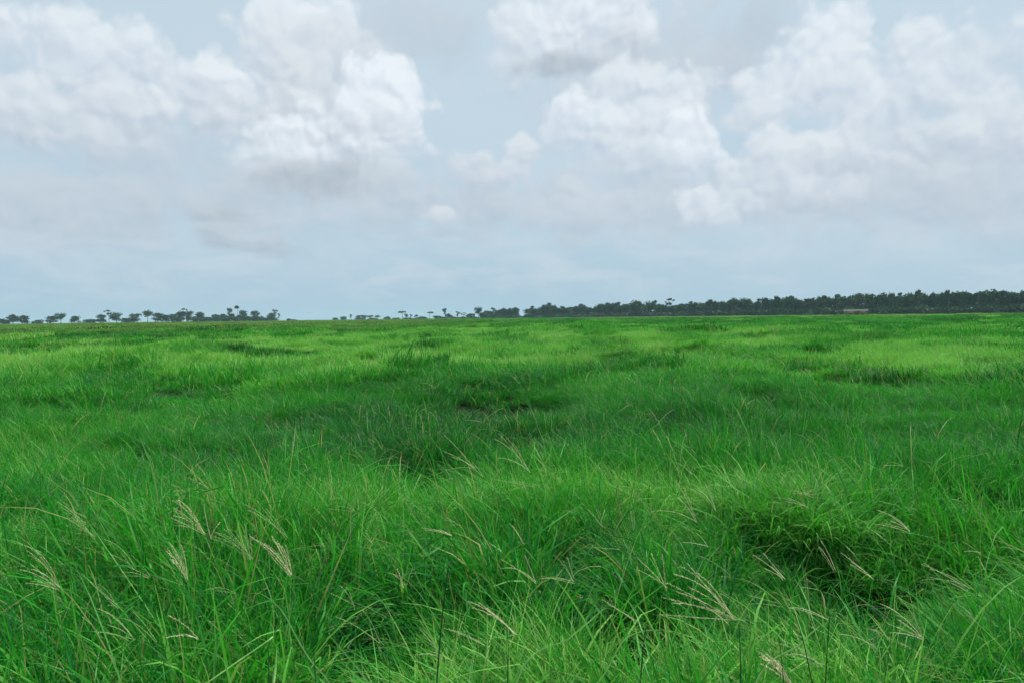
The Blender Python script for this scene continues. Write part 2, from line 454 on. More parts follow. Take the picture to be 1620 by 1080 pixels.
# ================================================================== grass
def blades(n, radius, length, width, segs, lean=22, bend=60, wind=0.5, seed=0, broad=0.0, kink=0.1, sprd=1.0, clump=28):
    """n bent blades growing from a disc: verts, quads and three random numbers per blade"""
    g = np.random.default_rng(seed)
    r = radius * np.sqrt(g.random(n)); a = g.random(n) * 2 * math.pi
    bx, by = r * np.cos(a), r * np.sin(a)
    # blades stand in clumps that share a lean and a height
    nc = max(3, int(n / clump)); cr = radius * np.sqrt(g.random(nc)); ca = g.random(nc) * 2 * math.pi
    ci_ = g.integers(0, nc, n); cx, cy = cr * np.cos(ca), cr * np.sin(ca)
    csd = radius / math.sqrt(nc) * 0.55
    inc = g.random(n) < 0.75
    ox, oy = g.normal(0, csd, n), g.normal(0, csd, n)
    bx = np.where(inc, cx[ci_] + ox, bx); by = np.where(inc, cy[ci_] + oy, by)
    ox = np.where(inc, ox, 0) / csd; oy = np.where(inc, oy, 0) / csd
    L = length * np.clip(g.normal(1, 0.22, n), 0.35, 1.6) * np.where(inc, np.clip(g.normal(1, 0.17, nc), .6, 1.4)[ci_], 1)
    w = width * np.clip(g.normal(1, 0.25, n), 0.5, 1.8)
    th = g.random(n) * 2 * math.pi                      # direction of lean
    dx, dy = np.cos(th) * sprd - wind, np.sin(th) * sprd
    # blades at the rim of a tuft lean outwards
    dx = dx + ox * 0.45 + np.where(inc, g.normal(0, .45, nc)[ci_], 0); dy = dy + oy * 0.45 + np.where(inc, g.normal(0, .45, nc)[ci_], 0)
    nn = np.hypot(dx, dy) + 1e-6; dx /= nn; dy /= nn
    a0 = np.radians(np.abs(g.normal(0, lean, n)))
    tot = np.radians(np.clip(g.normal(bend, bend * 0.5, n), 5, 150))
    k = g.random(n) < kink; kp = g.integers(max(1, segs // 2), segs, n)
    tw = g.normal(0, 0.6, n)
    px, py, pz = bx.copy(), by.copy(), np.full(n, -0.05)
    ang = a0.copy(); V = []
    for s in range(segs + 1):
        t = s / segs
        ww = w * (0.55 + 0.9 * t if t < 0.4 else 1.0) * (1 - max(0, (t - 0.45) / 0.55) ** 1.6 * (0.93))
        sx, sy = -dy, dx                                 # side vector, twisting a little along the blade
        c_, s_ = np.cos(tw * t), np.sin(tw * t)
        ux, uy, uz = sx * c_ + dx * s_ * np.cos(ang), sy * c_ + dy * s_ * np.cos(ang), -s_ * np.sin(ang)
        V.append(np.stack([px - ux * ww / 2, py - uy * ww / 2, pz - uz * ww / 2], 1))
        V.append(np.stack([px + ux * ww / 2, py + uy * ww / 2, pz + uz * ww / 2], 1))
        st = L / segs
        px = px + dx * np.sin(ang) * st; py = py + dy * np.sin(ang) * st; pz = pz + np.cos(ang) * st
        ang = ang + tot / segs * (0.35 + 1.3 * t) + np.where(k & (kp == s), 0.9, 0)
        ang = np.minimum(ang, 2.5)
    V = np.stack(V, 1)                                   # n, 2(segs+1), 3
    m_ = 2 * (segs + 1)
    b = np.arange(n)[:, None, None] * m_
    f = np.array([[2 * s, 2 * s + 1, 2 * s + 3, 2 * s + 2] for s in range(segs)])[None]
    F = (b + f).reshape(-1, 4)
    rn = np.repeat(g.random((n, 3))[:, None, :], m_, 1).reshape(-1, 3)
    return V.reshape(-1, 3), F, rn

lib = bpy.data.collections.new('grass_tufts')            # not linked to the scene: only a source for the grass
def tuft(i, *parts):
    V = []; F = []; Q = []; o = 0
    for v, f, r_ in parts:
        V.append(v); F.append(f + o); Q.append(r_); o += len(v)
    ob = mesh_obj('tuft_%02d' % i, np.concatenate(V), np.concatenate(F), GRASS_MAT, link=False)
    a = ob.data.attributes.new('rnd', 'FLOAT_VECTOR', 'POINT')
    a.data.foreach_set('vector', np.concatenate(Q).astype(np.float32).ravel())
    lib.objects.link(ob)
protos = {}
i = 0
def kind(name, n, fn):
    global i
    protos[name] = []
    for j in range(n):
        tuft(i, *fn(100 + i)); protos[name].append(i); i += 1
kind('near', 6, lambda s: [blades(340, .28, .48, .0054, 6, 22, 84, .6, s), blades(85, .28, .66, .0110, 7, 20, 90, .55, s + 50, kink=.35)])
kind('nearthin', 4, lambda s: [blades(420, .28, .43, .0034, 5, 28, 88, .65, s), blades(40, .28, .80, .0045, 7, 26, 70, .8, s + 50)])
kind('broad', 4, lambda s: [blades(170, .26, .48, .0130, 5, 22, 62, .25, s, kink=.25), blades(130, .26, .46, .005, 4, 25, 60, .3, s + 50)])
kind('mid', 5, lambda s: [blades(760, .50, .43, .0072, 4, 24, 82, .5, s, clump=24), blades(90, .50, .66, .0085, 5, 20, 70, .5, s + 50, clump=9, kink=.3)])
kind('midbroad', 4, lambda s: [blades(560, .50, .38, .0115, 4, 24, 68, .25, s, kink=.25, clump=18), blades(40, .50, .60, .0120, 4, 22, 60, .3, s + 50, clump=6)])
kind('far', 4, lambda s: [blades(1900, 1.2, .36, .018, 3, 24, 88, .45, s), blades(190, 1.2, .56, .020, 3, 22, 70, .45, s + 50, clump=8)])
kind('distant', 3, lambda s: [blades(3200, 3.2, .33, .05, 2, 24, 76, .4, s), blades(300, 3.2, .5, .06, 2, 24, 60, .4, s + 50, clump=10)])
kind('horizon', 3, lambda s: [blades(6500, 12.0, .42, .18, 2, 26, 80, .3, s)])

SPAN = R(54)
def scatter(d0, d1, radius, cover, kinds, fade=0.25):
    """points in the sector in front of the camera between two distances"""
    area = SPAN * (d1 ** 2 - d0 ** 2)
    n = int(cover * area / (math.pi * radius ** 2))
    d = np.sqrt(d0 ** 2 + rng.random(n) * (d1 ** 2 - d0 ** 2)); a = (rng.random(n) * 2 - 1) * SPAN
    x, y = d * np.sin(a), d * np.cos(a)
    names, p = zip(*kinds)
    return x, y, names, p
def dens_keep(x, y, keep):
    return rng.random(len(x)) < keep
PTS = []; ROT = []; SCL = []; IDX = []; DAT = []
def eul_from(tiltx, tilty, spin):
    """spin about z first, then tilt the whole tuft towards (tiltx, tilty): XYZ euler angles, vectorised"""
    t = np.hypot(tiltx, tilty) + 1e-9
    ax, ay = -tilty / t, tiltx / t                       # axis of the tilt
    c_, s_ = np.cos(t), np.sin(t)
    K = np.zeros((len(t), 3, 3)); K[:, 0, 2] = ay; K[:, 1, 2] = -ax; K[:, 2, 0] = -ay; K[:, 2, 1] = ax
    A = np.stack([ax, ay, 0 * ax], 1)
    T = np.eye(3)[None] * c_[:, None, None] + s_[:, None, None] * K + (1 - c_)[:, None, None] * A[:, :, None] * A[:, None, :]
    Z = np.zeros((len(t), 3, 3)); Z[:, 0, 0] = np.cos(spin); Z[:, 0, 1] = -np.sin(spin); Z[:, 1, 0] = np.sin(spin); Z[:, 1, 1] = np.cos(spin); Z[:, 2, 2] = 1
    M = T @ Z
    ey = np.arcsin(np.clip(-M[:, 2, 0], -1, 1)); ex = np.arctan2(M[:, 2, 1], M[:, 2, 2]); ez = np.arctan2(M[:, 1, 0], M[:, 0, 0])
    return np.stack([ex, ey, ez], 1)
def surf(x, y):
    h = ground_h(x, y)
    return h + 0.25 * sstep(np.hypot(x, y), 90, 260) * (0.6 + 0.8 * fbm(x, y, 18, 4, 21))
def plant(x, y, sel, xy_scale=1.0, z_scale=1.0, spin_sd=0.7, slope_k=1.0, jitter=0.12, hk=True):
    n = len(x)
    e = 0.25
    k = height_k(x, y) if hk else np.ones(n)
    # the surface the grass tips form; tufts hang outwards from its mounds
    def top(u, v): return surf(u, v) + 0.5 * height_k(u, v)
    sx = (top(x + e, y) - top(x - e, y)) / (2 * e); sy = (top(x, y + e) - top(x, y - e)) / (2 * e)
    tx = np.clip(-sx * 0.5 * slope_k, -.55, .55) + rng.normal(0, jitter, n) - 0.05
    ty = np.clip(-sy * 0.5 * slope_k, -.55, .55) + rng.normal(0, jitter, n)
    up_k = 1 - 0.75 * np.clip(hollow(x, y) * 1.6, 0, 1); tx = tx * up_k; ty = ty * up_k
    E = eul_from(tx, ty, rng.normal(0, spin_sd, n))
    s = np.clip(rng.normal(1, 0.13, n), .6, 1.4)
    PTS.append(np.stack([x, y, surf(x, y)], 1)); ROT.append(E)
    SCL.append(np.stack([xy_scale * s * (0.75 + 0.25 * k), xy_scale * s * (0.75 + 0.25 * k), z_scale * s * k], 1))
    IDX.append(sel)
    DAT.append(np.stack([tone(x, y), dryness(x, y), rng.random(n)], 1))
def pick(names_p, x, y):
    """choose a tuft for every point; broad-bladed kinds where the growth is blue-green"""
    t = tone(x, y); u = rng.random(len(x)); out = np.zeros(len(x), dtype=int)
    fine, thin, broad = names_p
    pb_ = np.clip(0.95 - 1.6 * t, 0.06, .85)
    r_ = rng.random(len(x))
    def ch(nm): return np.array(protos[nm])[(r_ * len(protos[nm])).astype(int)]
    out = np.where(u < pb_, ch(broad), np.where(u < pb_ + (1 - pb_) * 0.35, ch(thin), ch(fine)))
    return out

def ring(d0, d1, radius, cover, names, **kw):
    x, y, _, _ = scatter(d0, d1, radius, cover, (('a', 1),))
    d = np.hypot(x, y)
    keep = sstep(d, d0, d0 * 1.25) * (1 - sstep(d, d1 * 0.8, d1)) 
    kp = rng.random(len(x)) < keep * (1 - (0.93 - 0.5 * sstep(d, 6, 9) - 0.4 * sstep(d, 10, 15)) * hollow(x, y)) * (0.55 + 0.9 * fbm(x, y, 0.8, 3, 30))
    x, y = x[kp], y[kp]
    plant(x, y, pick(names, x, y), **kw)
ring(1.9, 8.0, .28, 4.0, ('near', 'nearthin', 'broad'))
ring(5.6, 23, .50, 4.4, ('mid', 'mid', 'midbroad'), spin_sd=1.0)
ring(17.5, 70, 1.15, 5.0, ('far', 'far', 'far'), spin_sd=1.2)
ring(55, 230, 3.0, 4.5, ('distant', 'distant', 'distant'), spin_sd=1.5, jitter=.03, slope_k=.6)
ring(160, 1150, 11.0, 2.2, ('horizon', 'horizon', 'horizon'), spin_sd=2, jitter=.004, slope_k=0.05)

hx_, hy_ = [], []
for (px, py, n_) in ((1240, 835, 5), (1262, 815, 4), (1205, 845, 3), (1330, 800, 4), (940, 840, 3)):
    x, y = gp(px, py); hx_ += list(x + rng.normal(0, .10, n_)); hy_ += list(y + rng.normal(0, .10, n_) + .05)
hx_, hy_ = np.array(hx_), np.array(hy_)
plant(hx_, hy_, np.array(protos['near'])[rng.integers(0, 6, len(hx_))], xy_scale=.55, z_scale=2.2, spin_sd=2.5, slope_k=0, jitter=.06)
DAT[-1][:, 0] = .30
PTS = np.concatenate(PTS); ROT = np.concatenate(ROT); SCL = np.concatenate(SCL); IDX = np.concatenate(IDX); DAT = np.concatenate(DAT)
print('grass tufts', len(PTS))
gme = bpy.data.meshes.new('grass')
gme.vertices.add(len(PTS)); gme.vertices.foreach_set('co', PTS.astype(np.float32).ravel())
for nm, arr in (('rot', ROT), ('scl', SCL), ('gdat', DAT)):
    a = gme.attributes.new(nm, 'FLOAT_VECTOR', 'POINT'); a.data.foreach_set('vector', arr.astype(np.float32).ravel())
a = gme.attributes.new('idx', 'INT', 'POINT'); a.data.foreach_set('value', IDX.astype(np.int32))
gme.materials.append(GRASS_MAT)
grass = bpy.data.objects.new('grass', gme); col.objects.link(grass)
tag(grass, 'lush green wild grass covering the whole field in soft mounds', 'grass', kind='stuff')
ng = bpy.data.node_groups.new('grass_nodes', 'GeometryNodeTree')
ng.interface.new_socket('Geometry', in_out='INPUT', socket_type='NodeSocketGeometry')
ng.interface.new_socket('Geometry', in_out='OUTPUT', socket_type='NodeSocketGeometry')
def gn(kind_, **kw):
    n = ng.nodes.new(kind_)
    for k_, v_ in kw.items(): setattr(n, k_, v_)
    return n
gin, gout = gn('NodeGroupInput'), gn('NodeGroupOutput')
ci = gn('GeometryNodeCollectionInfo'); ci.inputs['Collection'].default_value = lib
ci.inputs['Separate Children'].default_value = True; ci.inputs['Reset Children'].default_value = True
ip = gn('GeometryNodeInstanceOnPoints'); ip.inputs['Pick Instance'].default_value = True
def named(nm, dt):
    n = gn('GeometryNodeInputNamedAttribute', data_type=dt); n.inputs['Name'].default_value = nm; return n.outputs['Attribute']
er = gn('FunctionNodeEulerToRotation')
L_ = ng.links.new
L_(gin.outputs[0], ip.inputs['Points']); L_(ci.outputs[0], ip.inputs['Instance'])
L_(named('idx', 'INT'), ip.inputs['Instance Index'])
L_(named('rot', 'FLOAT_VECTOR'), er.inputs[0]); L_(er.outputs[0], ip.inputs['Rotation'])
L_(named('scl', 'FLOAT_VECTOR'), ip.inputs['Scale'])
L_(ip.outputs[0], gout.inputs[0])
md = grass.modifiers.new('grass', 'NODES'); md.node_group = ng

# ================================================================== trees on the horizon
lm, N = material('tree_foliage')
oi = N.node('ShaderNodeObjectInfo')
bn = attr(N, 'rnd'); b3 = N.node('ShaderNodeSeparateXYZ'); N.t.links.new(bn.outputs['Vector'], b3.inputs[0])
fc = N.mix(b3.outputs[0], (0.008, 0.040, 0.028, 1), (0.024, 0.085, 0.044, 1))
fc = N.mix(N.math('MULTIPLY', oi.outputs['Random'], 0.7), fc, (0.050, 0.120, 0.045, 1))
fp = principled(N, fc, 0.6, 0.2)
ft = N.node('ShaderNodeBsdfTranslucent'); N.set(ft.inputs[0], fc)
fm = N.node('ShaderNodeMixShader'); fm.inputs[0].default_value = 0.2
N.t.links.new(fp, fm.inputs[1]); N.t.links.new(ft.outputs[0], fm.inputs[2]); finish(N, fm.outputs[0])
bm_, N = material('tree_bark')
geo = N.node('ShaderNodeNewGeometry')
bc = N.mix(N.noise(geo.outputs['Position'], 2.5, 4, 0.6), (0.07, 0.06, 0.05, 1), (0.19, 0.17, 0.14, 1))
finish(N, principled(N, bc, 0.9, 0.1))

def tube(points, radii, sides=6):
    P_ = [np.array(p, float) for p in points]; V = []; F = []
    for i_, p in enumerate(P_):
        d = P_[min(i_ + 1, len(P_) - 1)] - P_[max(i_ - 1, 0)]; d = d / (np.linalg.norm(d) + 1e-9)
        a = np.cross(d, (0, 0, 1) if abs(d[2]) < 0.9 else (1, 0, 0)); a /= np.linalg.norm(a); b = np.cross(d, a)
        for k in range(sides):
            t = 2 * math.pi * k / sides
            V.append(p + radii[i_] * (math.cos(t) * a + math.sin(t) * b))
    n = len(P_)
    for i_ in range(n - 1):
        for k in range(sides):
            F.append([i_ * sides + k, i_ * sides + (k + 1) % sides, (i_ + 1) * sides + (k + 1) % sides, (i_ + 1) * sides + k])
    V.append(P_[-1]); e_ = len(V) - 1
    for k in range(sides): F.append([(n - 1) * sides + k, (n - 1) * sides + (k + 1) % sides, e_])
    return V, F
def join(parts):
    V = []; F = []
    for v, f in parts:
        o_ = len(V); V += list(v); F += [[q_ + o_ for q_ in ff] for ff in f]
    return V, F
def crown_mesh(name, blobs, n, leaf, seed):
    """leaf sprays spread through the volume of several lobes, thicker towards each lobe's outside"""
    g = np.random.default_rng(seed)
    vol = np.array([b[3] * b[4] * b[5] for b in blobs]) ** 0.75; p = vol / vol.sum()
    bi = g.choice(len(blobs), n, p=p); B = np.array(blobs)[bi]
    d = g.normal(0, 1, (n, 3)); d /= np.linalg.norm(d, axis=1)[:, None]
    r = g.random(n) ** 0.42
    # twig clusters: several sprays share a spot
    nc = max(6, n // 9); cid = g.integers(0, nc, n); cd = g.normal(0, 1, (nc, 3)); cd /= np.linalg.norm(cd, axis=1)[:, None]
    d = 0.55 * d + 0.75 * cd[cid]; d /= np.maximum(np.linalg.norm(d, axis=1)[:, None], 1e-6)
    C_ = B[:, :3] + d * r[:, None] * B[:, 3:6] * g.uniform(.82, 1.12, n)[:, None]
    u = g.normal(0, 1, (n, 3)); u /= np.linalg.norm(u, axis=1)[:, None]
    w_ = np.cross(u, g.normal(0, 1, (n, 3))); w_ /= np.linalg.norm(w_, axis=1)[:, None]
    s_ = leaf * g.uniform(0.6, 1.5, n)[:, None]
    V = np.stack([C_ - u * s_, C_ - w_ * s_ * .55, C_ + u * s_, C_ + w_ * s_ * .55], 1).reshape(-1, 3)
    F = np.arange(n * 4).reshape(-1, 4)
    ob = mesh_obj(name, V, F, lm, link=False, smooth=False)
    a = ob.data.attributes.new('rnd', 'FLOAT_VECTOR', 'POINT')
    q_ = np.repeat(np.clip(g.random(n) * .6 + g.random(nc)[cid] * .4, 0, 1), 4)
    a.data.foreach_set('vector', np.stack([q_, q_, q_], 1).astype(np.float32).ravel())
    me = ob.data; bpy.data.objects.remove(ob); return me
def trunk_mesh(name, top, r0, limbs, seed, lean=0.0):
    g = np.random.default_rng(seed)
    pts = [(0, 0, -0.03)]; x_ = y_ = 0
    for k in range(1, 6):
        x_ += g.normal(0, .012) + lean / 5; y_ += g.normal(0, .012); pts.append((x_, y_, top * k / 5))
    parts = [tube(pts, [r0 * (1 - .72 * k / 5) for k in range(6)])]
    for (z0, ex, ey, ez) in limbs:
        k = min(5, max(1, int(round(z0 / top * 5)))); b = pts[k]
        m_ = ((b[0] * .45 + ex * .55), (b[1] * .45 + ey * .55), b[2] * .6 + ez * .4)
        parts.append(tube([b, m_, (ex, ey, ez)], [r0 * .42, r0 * .3, r0 * .1], 5))
    v, f = join(parts); ob = mesh_obj(name, v, f, bm_, link=False); me = ob.data; bpy.data.objects.remove(ob); return me

TREES = {}
def lobes(g, n, rad, z0, z1, lr, flat=1.0):
    out = []
    for k in range(n):
        a = 2 * math.pi * (k + g.uniform(-.3, .3)) / n; r = rad * math.sqrt(g.uniform(.15, 1)); z = g.uniform(z0, z1)
        s_ = lr * g.uniform(.6, 1.35); out.append((r * math.cos(a), r * math.sin(a), z, s_, s_, s_ * flat))
    return out
# every kind is modelled one metre tall and scaled; width given for a crown about 'w' wide
for v in range(5):
    g = np.random.default_rng(40 + v)
    bl = lobes(g, 6, .27, .55, .80, .20) + lobes(g, 7, .30, .22, .5, .20) + lobes(g, 4, .16, .78, .87, .13)
    TREES['full', v] = (trunk_mesh('trunk', .8, .028, [(.4, b[0] * .8, b[1] * .8, b[2]) for b in bl[:6]], v), crown_mesh('crown', bl, 900, .050, v), .80)
for v in range(3):
    g = np.random.default_rng(60 + v)
    bl = lobes(g, 7, .27, .55, .84, .18, .9) + lobes(g, 3, .12, .78, .88, .13)
    TREES['round', v] = (trunk_mesh('trunk', .75, .03, [(.45, b[0] * .8, b[1] * .8, b[2]) for b in bl[:7]], v + 10), crown_mesh('crown', bl, 600, .048, v + 10), .76)
for v in range(2):
    g = np.random.default_rng(70 + v)
    bl = lobes(g, 9, .36, .78, .90, .14, .5)
    TREES['umbrella', v] = (trunk_mesh('trunk', .8, .03, [(.6, b[0] * .8, b[1] * .8, b[2]) for b in bl], v + 20), crown_mesh('crown', bl, 420, .048, v + 20), .90)
for v in range(2):
    g = np.random.default_rng(80 + v)
    bl = [(g.normal(0, .03), g.normal(0, .03), z, .085 + .04 * math.sin(z * 9), .085, .08) for z in (.5, .62, .74, .85, .93)]
    TREES['slim', v] = (trunk_mesh('trunk', .92, .022, [(.5, b[0] + .06, b[1], b[2]) for b in bl[:3]], v + 30), crown_mesh('crown', bl, 190, .038, v + 30), .26)
for v in range(2):
    g = np.random.default_rng(90 + v)
    bl = lobes(g, 6, .24, .62, .92, .085, .6)
    TREES['sparse', v] = (trunk_mesh('trunk', .85, .018, [(.55, b[0], b[1], b[2]) for b in bl], v + 40, .06), crown_mesh('crown', bl, 150, .045, v + 40), .6)
bl = [(0, 0, .90, .10, .10, .09), (.03, .02, .86, .09, .09, .06)]
TREES['pole', 0] = (trunk_mesh('trunk', .88, .014, [], 50), crown_mesh('crown', bl, 130, .040, 50), .22)
for v in range(3):
    g = np.random.default_rng(95 + v)
    bl = lobes(g, 7, .62, .25, .62, .34) + lobes(g, 3, .3, .6, .72, .24)
    TREES['bush', v] = (trunk_mesh('stem', .5, .05, [(.2, b[0] * .7, b[1] * .7, b[2]) for b in bl[:5]], v + 60), crown_mesh('crown', bl, 420, .11, v + 60), 1.6)
TCOUNT = {}
def far_dist(px):
    if px < 522: return 1120
    if px < 800: return 1500 - 540 * (px - 522) / 278
    return 1 / np.interp(px, [800, 1350, 1700], [1 / 960, 1 / 640, 1 / 560])
KNAME = {'full': 'broadleaf_tree', 'round': 'broadleaf_tree', 'umbrella': 'umbrella_tree', 'slim': 'slender_tree', 'sparse': 'bare_tree', 'pole': 'palm_tree', 'bush': 'shrub'}
def tree(kd, px, top, wpx, label, cat='tree', group=None, dd=0, ddist=None, v=None):
    n_ = [k for k in TREES if k[0] == kd]; TCOUNT[kd] = TCOUNT.get(kd, 0) + 1
    tm, cm, wn = TREES[kd, (TCOUNT[kd] % len(n_)) if v is None else v]
    dist = (ddist or far_dist(px)) + dd
    p = at_d(px, top, dist)
    z0 = float(surf(np.array([p.x]), np.array([p.y]))[0])
    h = max(p.z - z0, 1.0); w = wpx * dist / F_PX
    o = empty(KNAME[kd], (p.x, p.y, z0), random.uniform(0, 6.28))
    o.scale = (w / wn, w / wn, h)
    for nm, me in (('trunk' if kd != 'bush' else 'stem', tm), ('crown', cm)):
        c_ = bpy.data.objects.new(nm, me); col.objects.link(c_); c_.parent = o
    tag(o, label, cat, group)
    return o
# left group, one by one: kind, px of the trunk, py of the top, crown width, label
LEFT = [
    ('full', 273, 496, 12, 'small rounded tree at the left end of the left tree group'),
    ('full', 285, 493, 16, 'wide dense tree, first big crown of the left tree group'),
    ('full', 299, 492, 12, 'dense tree directly right of the widest crown in the left group'),
    ('sparse', 289, 487.5, 12, 'thin see-through crown rising behind the first dense trees at left'),
    ('full', 316, 493, 13, 'rounded tree with a small gap beneath its crown, third in the left group'),
    ('bush', 329, 500.5, 14, 'low shrub filling the gap after the third tree of the left group'),
    ('full', 340, 497, 14, 'squat dark tree beginning the longest stretch of the left group'),
    ('full', 352, 496, 13, 'dark tree just left of the tall slender pair in the left group'),
    ('slim', 362, 487.5, 9, 'tall slender tree left of the pole-like palm'),
    ('full', 368, 496, 8, 'small dark tree below the pole-like palm'),
    ('pole', 374, 483.5, 7, 'tallest tree of the left group, a tiny round head on a thin pole trunk'),
    ('full', 384, 491, 13, 'round-headed tree directly right of the pole-like palm'),
    ('full', 378, 498, 12, 'low dark tree at the foot of the pole-like palm'),
    ('full', 403, 491, 14, 'dense domed tree standing highest between the palm and the gap'),
    ('bush', 393, 500, 13, 'low shrub left of the dense domed tree'),
    ('bush', 414, 499, 12, 'low shrub at the right foot of the dense domed tree'),
    ('full', 429, 494, 13, 'dense tree standing alone near the right end of the left group'),
    ('sparse', 435, 488, 12, 'nearly bare thin tree leaning up behind the lone dense tree at left'),
    ('slim', 441, 496, 4, 'tiny thin tree ending the left group'),
    ('bush', 421, 502.5, 10, 'low shrub left of the lone dense tree'),
    ('bush', 457, 503.8, 9, 'isolated low shrub on the bare horizon right of the left group'),
    ('bush', 466, 505, 9, 'lowest isolated shrub on the bare horizon'),
]
for kd, px, top, w_, lb in LEFT: tree(kd, px, top, w_ * (1.08 if kd == 'full' else 1), lb, 'shrub' if kd == 'bush' else 'tree')
MID = [
    ('bush', 530, 502, 10, 'tiny pale shrub at the left end of the scattered far trees'),
    ('bush', 543, 500, 11, 'low rounded shrub second from the left among the far trees'),
    ('slim', 555, 497.5, 5, 'small upright tree standing apart left of the flat-topped block'),
    ('full', 567, 499, 10, 'left tree of the flat-topped far block'),
    ('full', 575, 498.5, 10, 'right tree of the flat-topped far block'),
    ('round', 585, 499, 11, 'rounded far tree just right of the flat-topped block'),
    ('round', 597, 499, 11, 'rounded far tree halfway between the flat block and the umbrella tree'),
    ('bush', 612, 500, 11, 'low wide far tree left of the first umbrella tree'),
    ('umbrella', 636, 491.5, 13, 'first umbrella tree, flat crown on a bare trunk'),
    ('round', 643, 496.5, 7, 'small round tree touching the first umbrella tree'),
    ('slim', 650, 497.5, 5, 'thin small tree right of the first umbrella tree'),
    ('round', 658, 498, 7, 'small round tree midway between the two umbrella trees'),
    ('bush', 669, 500, 14, 'wide pale bush left of the second umbrella tree'),
    ('umbrella', 680, 492, 13, 'second umbrella tree, dark flat crown above pale bushes'),
    ('bush', 692, 498.5, 14, 'wide pale bush right of the second umbrella tree'),
    ('slim', 704, 488, 8, 'tall narrow tree with a small dark head'),
    ('full', 709, 496, 12, 'dense dark dome right below the tall narrow tree'),
    ('slim', 724, 493, 8, 'narrow two-tiered tree right of the dense dark dome'),
    ('sparse', 734, 494.5, 12, 'ragged open tree right of the narrow two-tiered tree'),
    ('round', 741, 498, 8, 'small tree right of the ragged open tree'),
    ('slim', 749, 496.5, 6, 'little thin tree left of the big round-headed tree'),
    ('round', 757, 486.5, 13, 'big round-headed tree standing clear at the left end of the tree wall'),
    ('full', 770, 491, 14, 'dense tree next right of the big round-headed tree'),
    ('slim', 780, 487, 9, 'upright tree poking up at the start of the tree wall'),
    ('full', 786, 490, 15, 'dense dark tree at the start of the tree wall'),
    ('bush', 750, 500, 18, 'low dark bush left of the tree wall'),
    ('bush', 765, 499, 16, 'low dark bush below the big round-headed tree'),
]
for kd, px, top, w_, lb in MID: tree(kd, px, top, w_, lb, 'shrub' if kd == 'bush' else 'tree')
tree('full', 1007, 474, 24, 'largest domed tree standing above the middle of the tree wall', v=1, dd=-25)
tree('sparse', 1058, 471.5, 18, 'airy broken crown sticking up out of the tree wall', v=1, dd=20)
tree('slim', 1325, 466, 12, 'tall pale-trunked tree in front of the right end of the tree wall', v=0, dd=-30)
tree('umbrella', 1280, 471, 16, 'flat-crowned tree by the notch near the right end of the tree wall', dd=-10)
prof = np.array([(795, 487), (815, 487), (822, 490), (829, 494), (840, 484.5), (851, 488), (861, 481.5), (875, 481), (884, 486), (895, 484), (905, 483.5), (925, 483), (938, 485.5),
                 (947, 481), (970, 480), (985, 480), (995, 481), (1020, 477), (1040, 478), (1049, 482), (1060, 481), (1075, 478), (1088, 476.5), (1100, 480), (1112, 476.5), (1130, 475.5),
                 (1148, 475), (1165, 472.5), (1181, 472.5), (1192, 476), (1207, 472.5), (1218, 471.5), (1230, 470.5), (1248, 468.5), (1262, 469.5), (1275, 473), (1290, 472), (1298, 469),
                 (1310, 468), (1318, 473), (1336, 466.5), (1348, 468), (1365, 464), (1385, 468), (1405, 462), (1430, 465), (1455, 460), (1480, 464), (1510, 459), (1535, 463), (1560, 457), (1590, 461), (1620, 457), (1660, 459)])
TW_ = 'trees packed into the tree wall on the right'
px = 797.0
while px < 1665:
    t_ = float(np.interp(px, prof[:, 0], prof[:, 1]))
    w_ = random.uniform(9, 18) * (1 + (px - 800) / 1600)
    kd = 'full' if random.random() < .82 else 'round'
    if not 822 < px < 832 and not 849 < px < 854:
        tree(kd, px, t_ + random.choice((-1.6, -.6, 0, .6, 1.5, 3.0)), w_, 'dark dense tree crowded among its like in the tree wall on the right horizon', 'tree', TW_, dd=random.uniform(-12, 12))
    px += w_ * random.uniform(.55, .85)
px = 800.0
while px < 1665:
    t_ = float(np.interp(px, prof[:, 0], prof[:, 1]))
    w_ = random.uniform(15, 22) * (1 + (px - 800) / 1600)
    if not 820 < px < 834 and not 846 < px < 857:
        tree('full', px, t_ + random.uniform(1.5, 5), w_, 'dark dense tree crowded among its like in the tree wall on the right horizon', 'tree', TW_, dd=random.uniform(22, 45))
    px += w_ * random.uniform(.5, .7)
px = 798.0
while px < 1665:
    b_ = 502 - 0.0119 * (px - 810) + 2.5
    t_ = float(np.interp(px, prof[:, 0], prof[:, 1])); w_ = random.uniform(14, 22) * (1 + (px - 800) / 1400)
    tree('bush', px, b_ - (b_ - t_) * random.uniform(.32, .5), w_, 'low dark shrub at the foot of the tree wall on the right horizon', 'shrub', 'shrubs at the foot of the tree wall', dd=random.uniform(-26, -14))
    px += w_ * random.uniform(.48, .7)
for px, kd in ((842, 'slim'), (872, 'sparse'), (889, 'slim'), (918, 'slim'), (952, 'sparse'), (979, 'slim'), (1036, 'slim'), (1093, 'sparse'), (1125, 'slim'), (1158, 'sparse'), (1200, 'slim'), (1228, 'slim'),
               (1255, 'sparse'), (1303, 'slim'), (1340, 'sparse'), (1378, 'slim'), (1420, 'sparse'), (1452, 'slim'), (1500, 'slim'), (1548, 'sparse'), (1585, 'slim')):
    tree(kd, px, float(np.interp(px, prof[:, 0], prof[:, 1])) - random.uniform(.6, 2.4), 9 if kd == 'slim' else 15, 'thin crown poking just above its neighbours in the tree wall on the right', 'tree', 'thin crowns above the tree wall', dd=random.uniform(-20, 0))
for px, top, w_ in ((745, 496, 14), (776, 492.5, 15), (763, 494, 13), (792, 489.5, 15)):
    tree('full', px, top, w_, 'dark dense tree crowded among its like in the tree wall on the right horizon', 'tree', TW_, dd=-5)
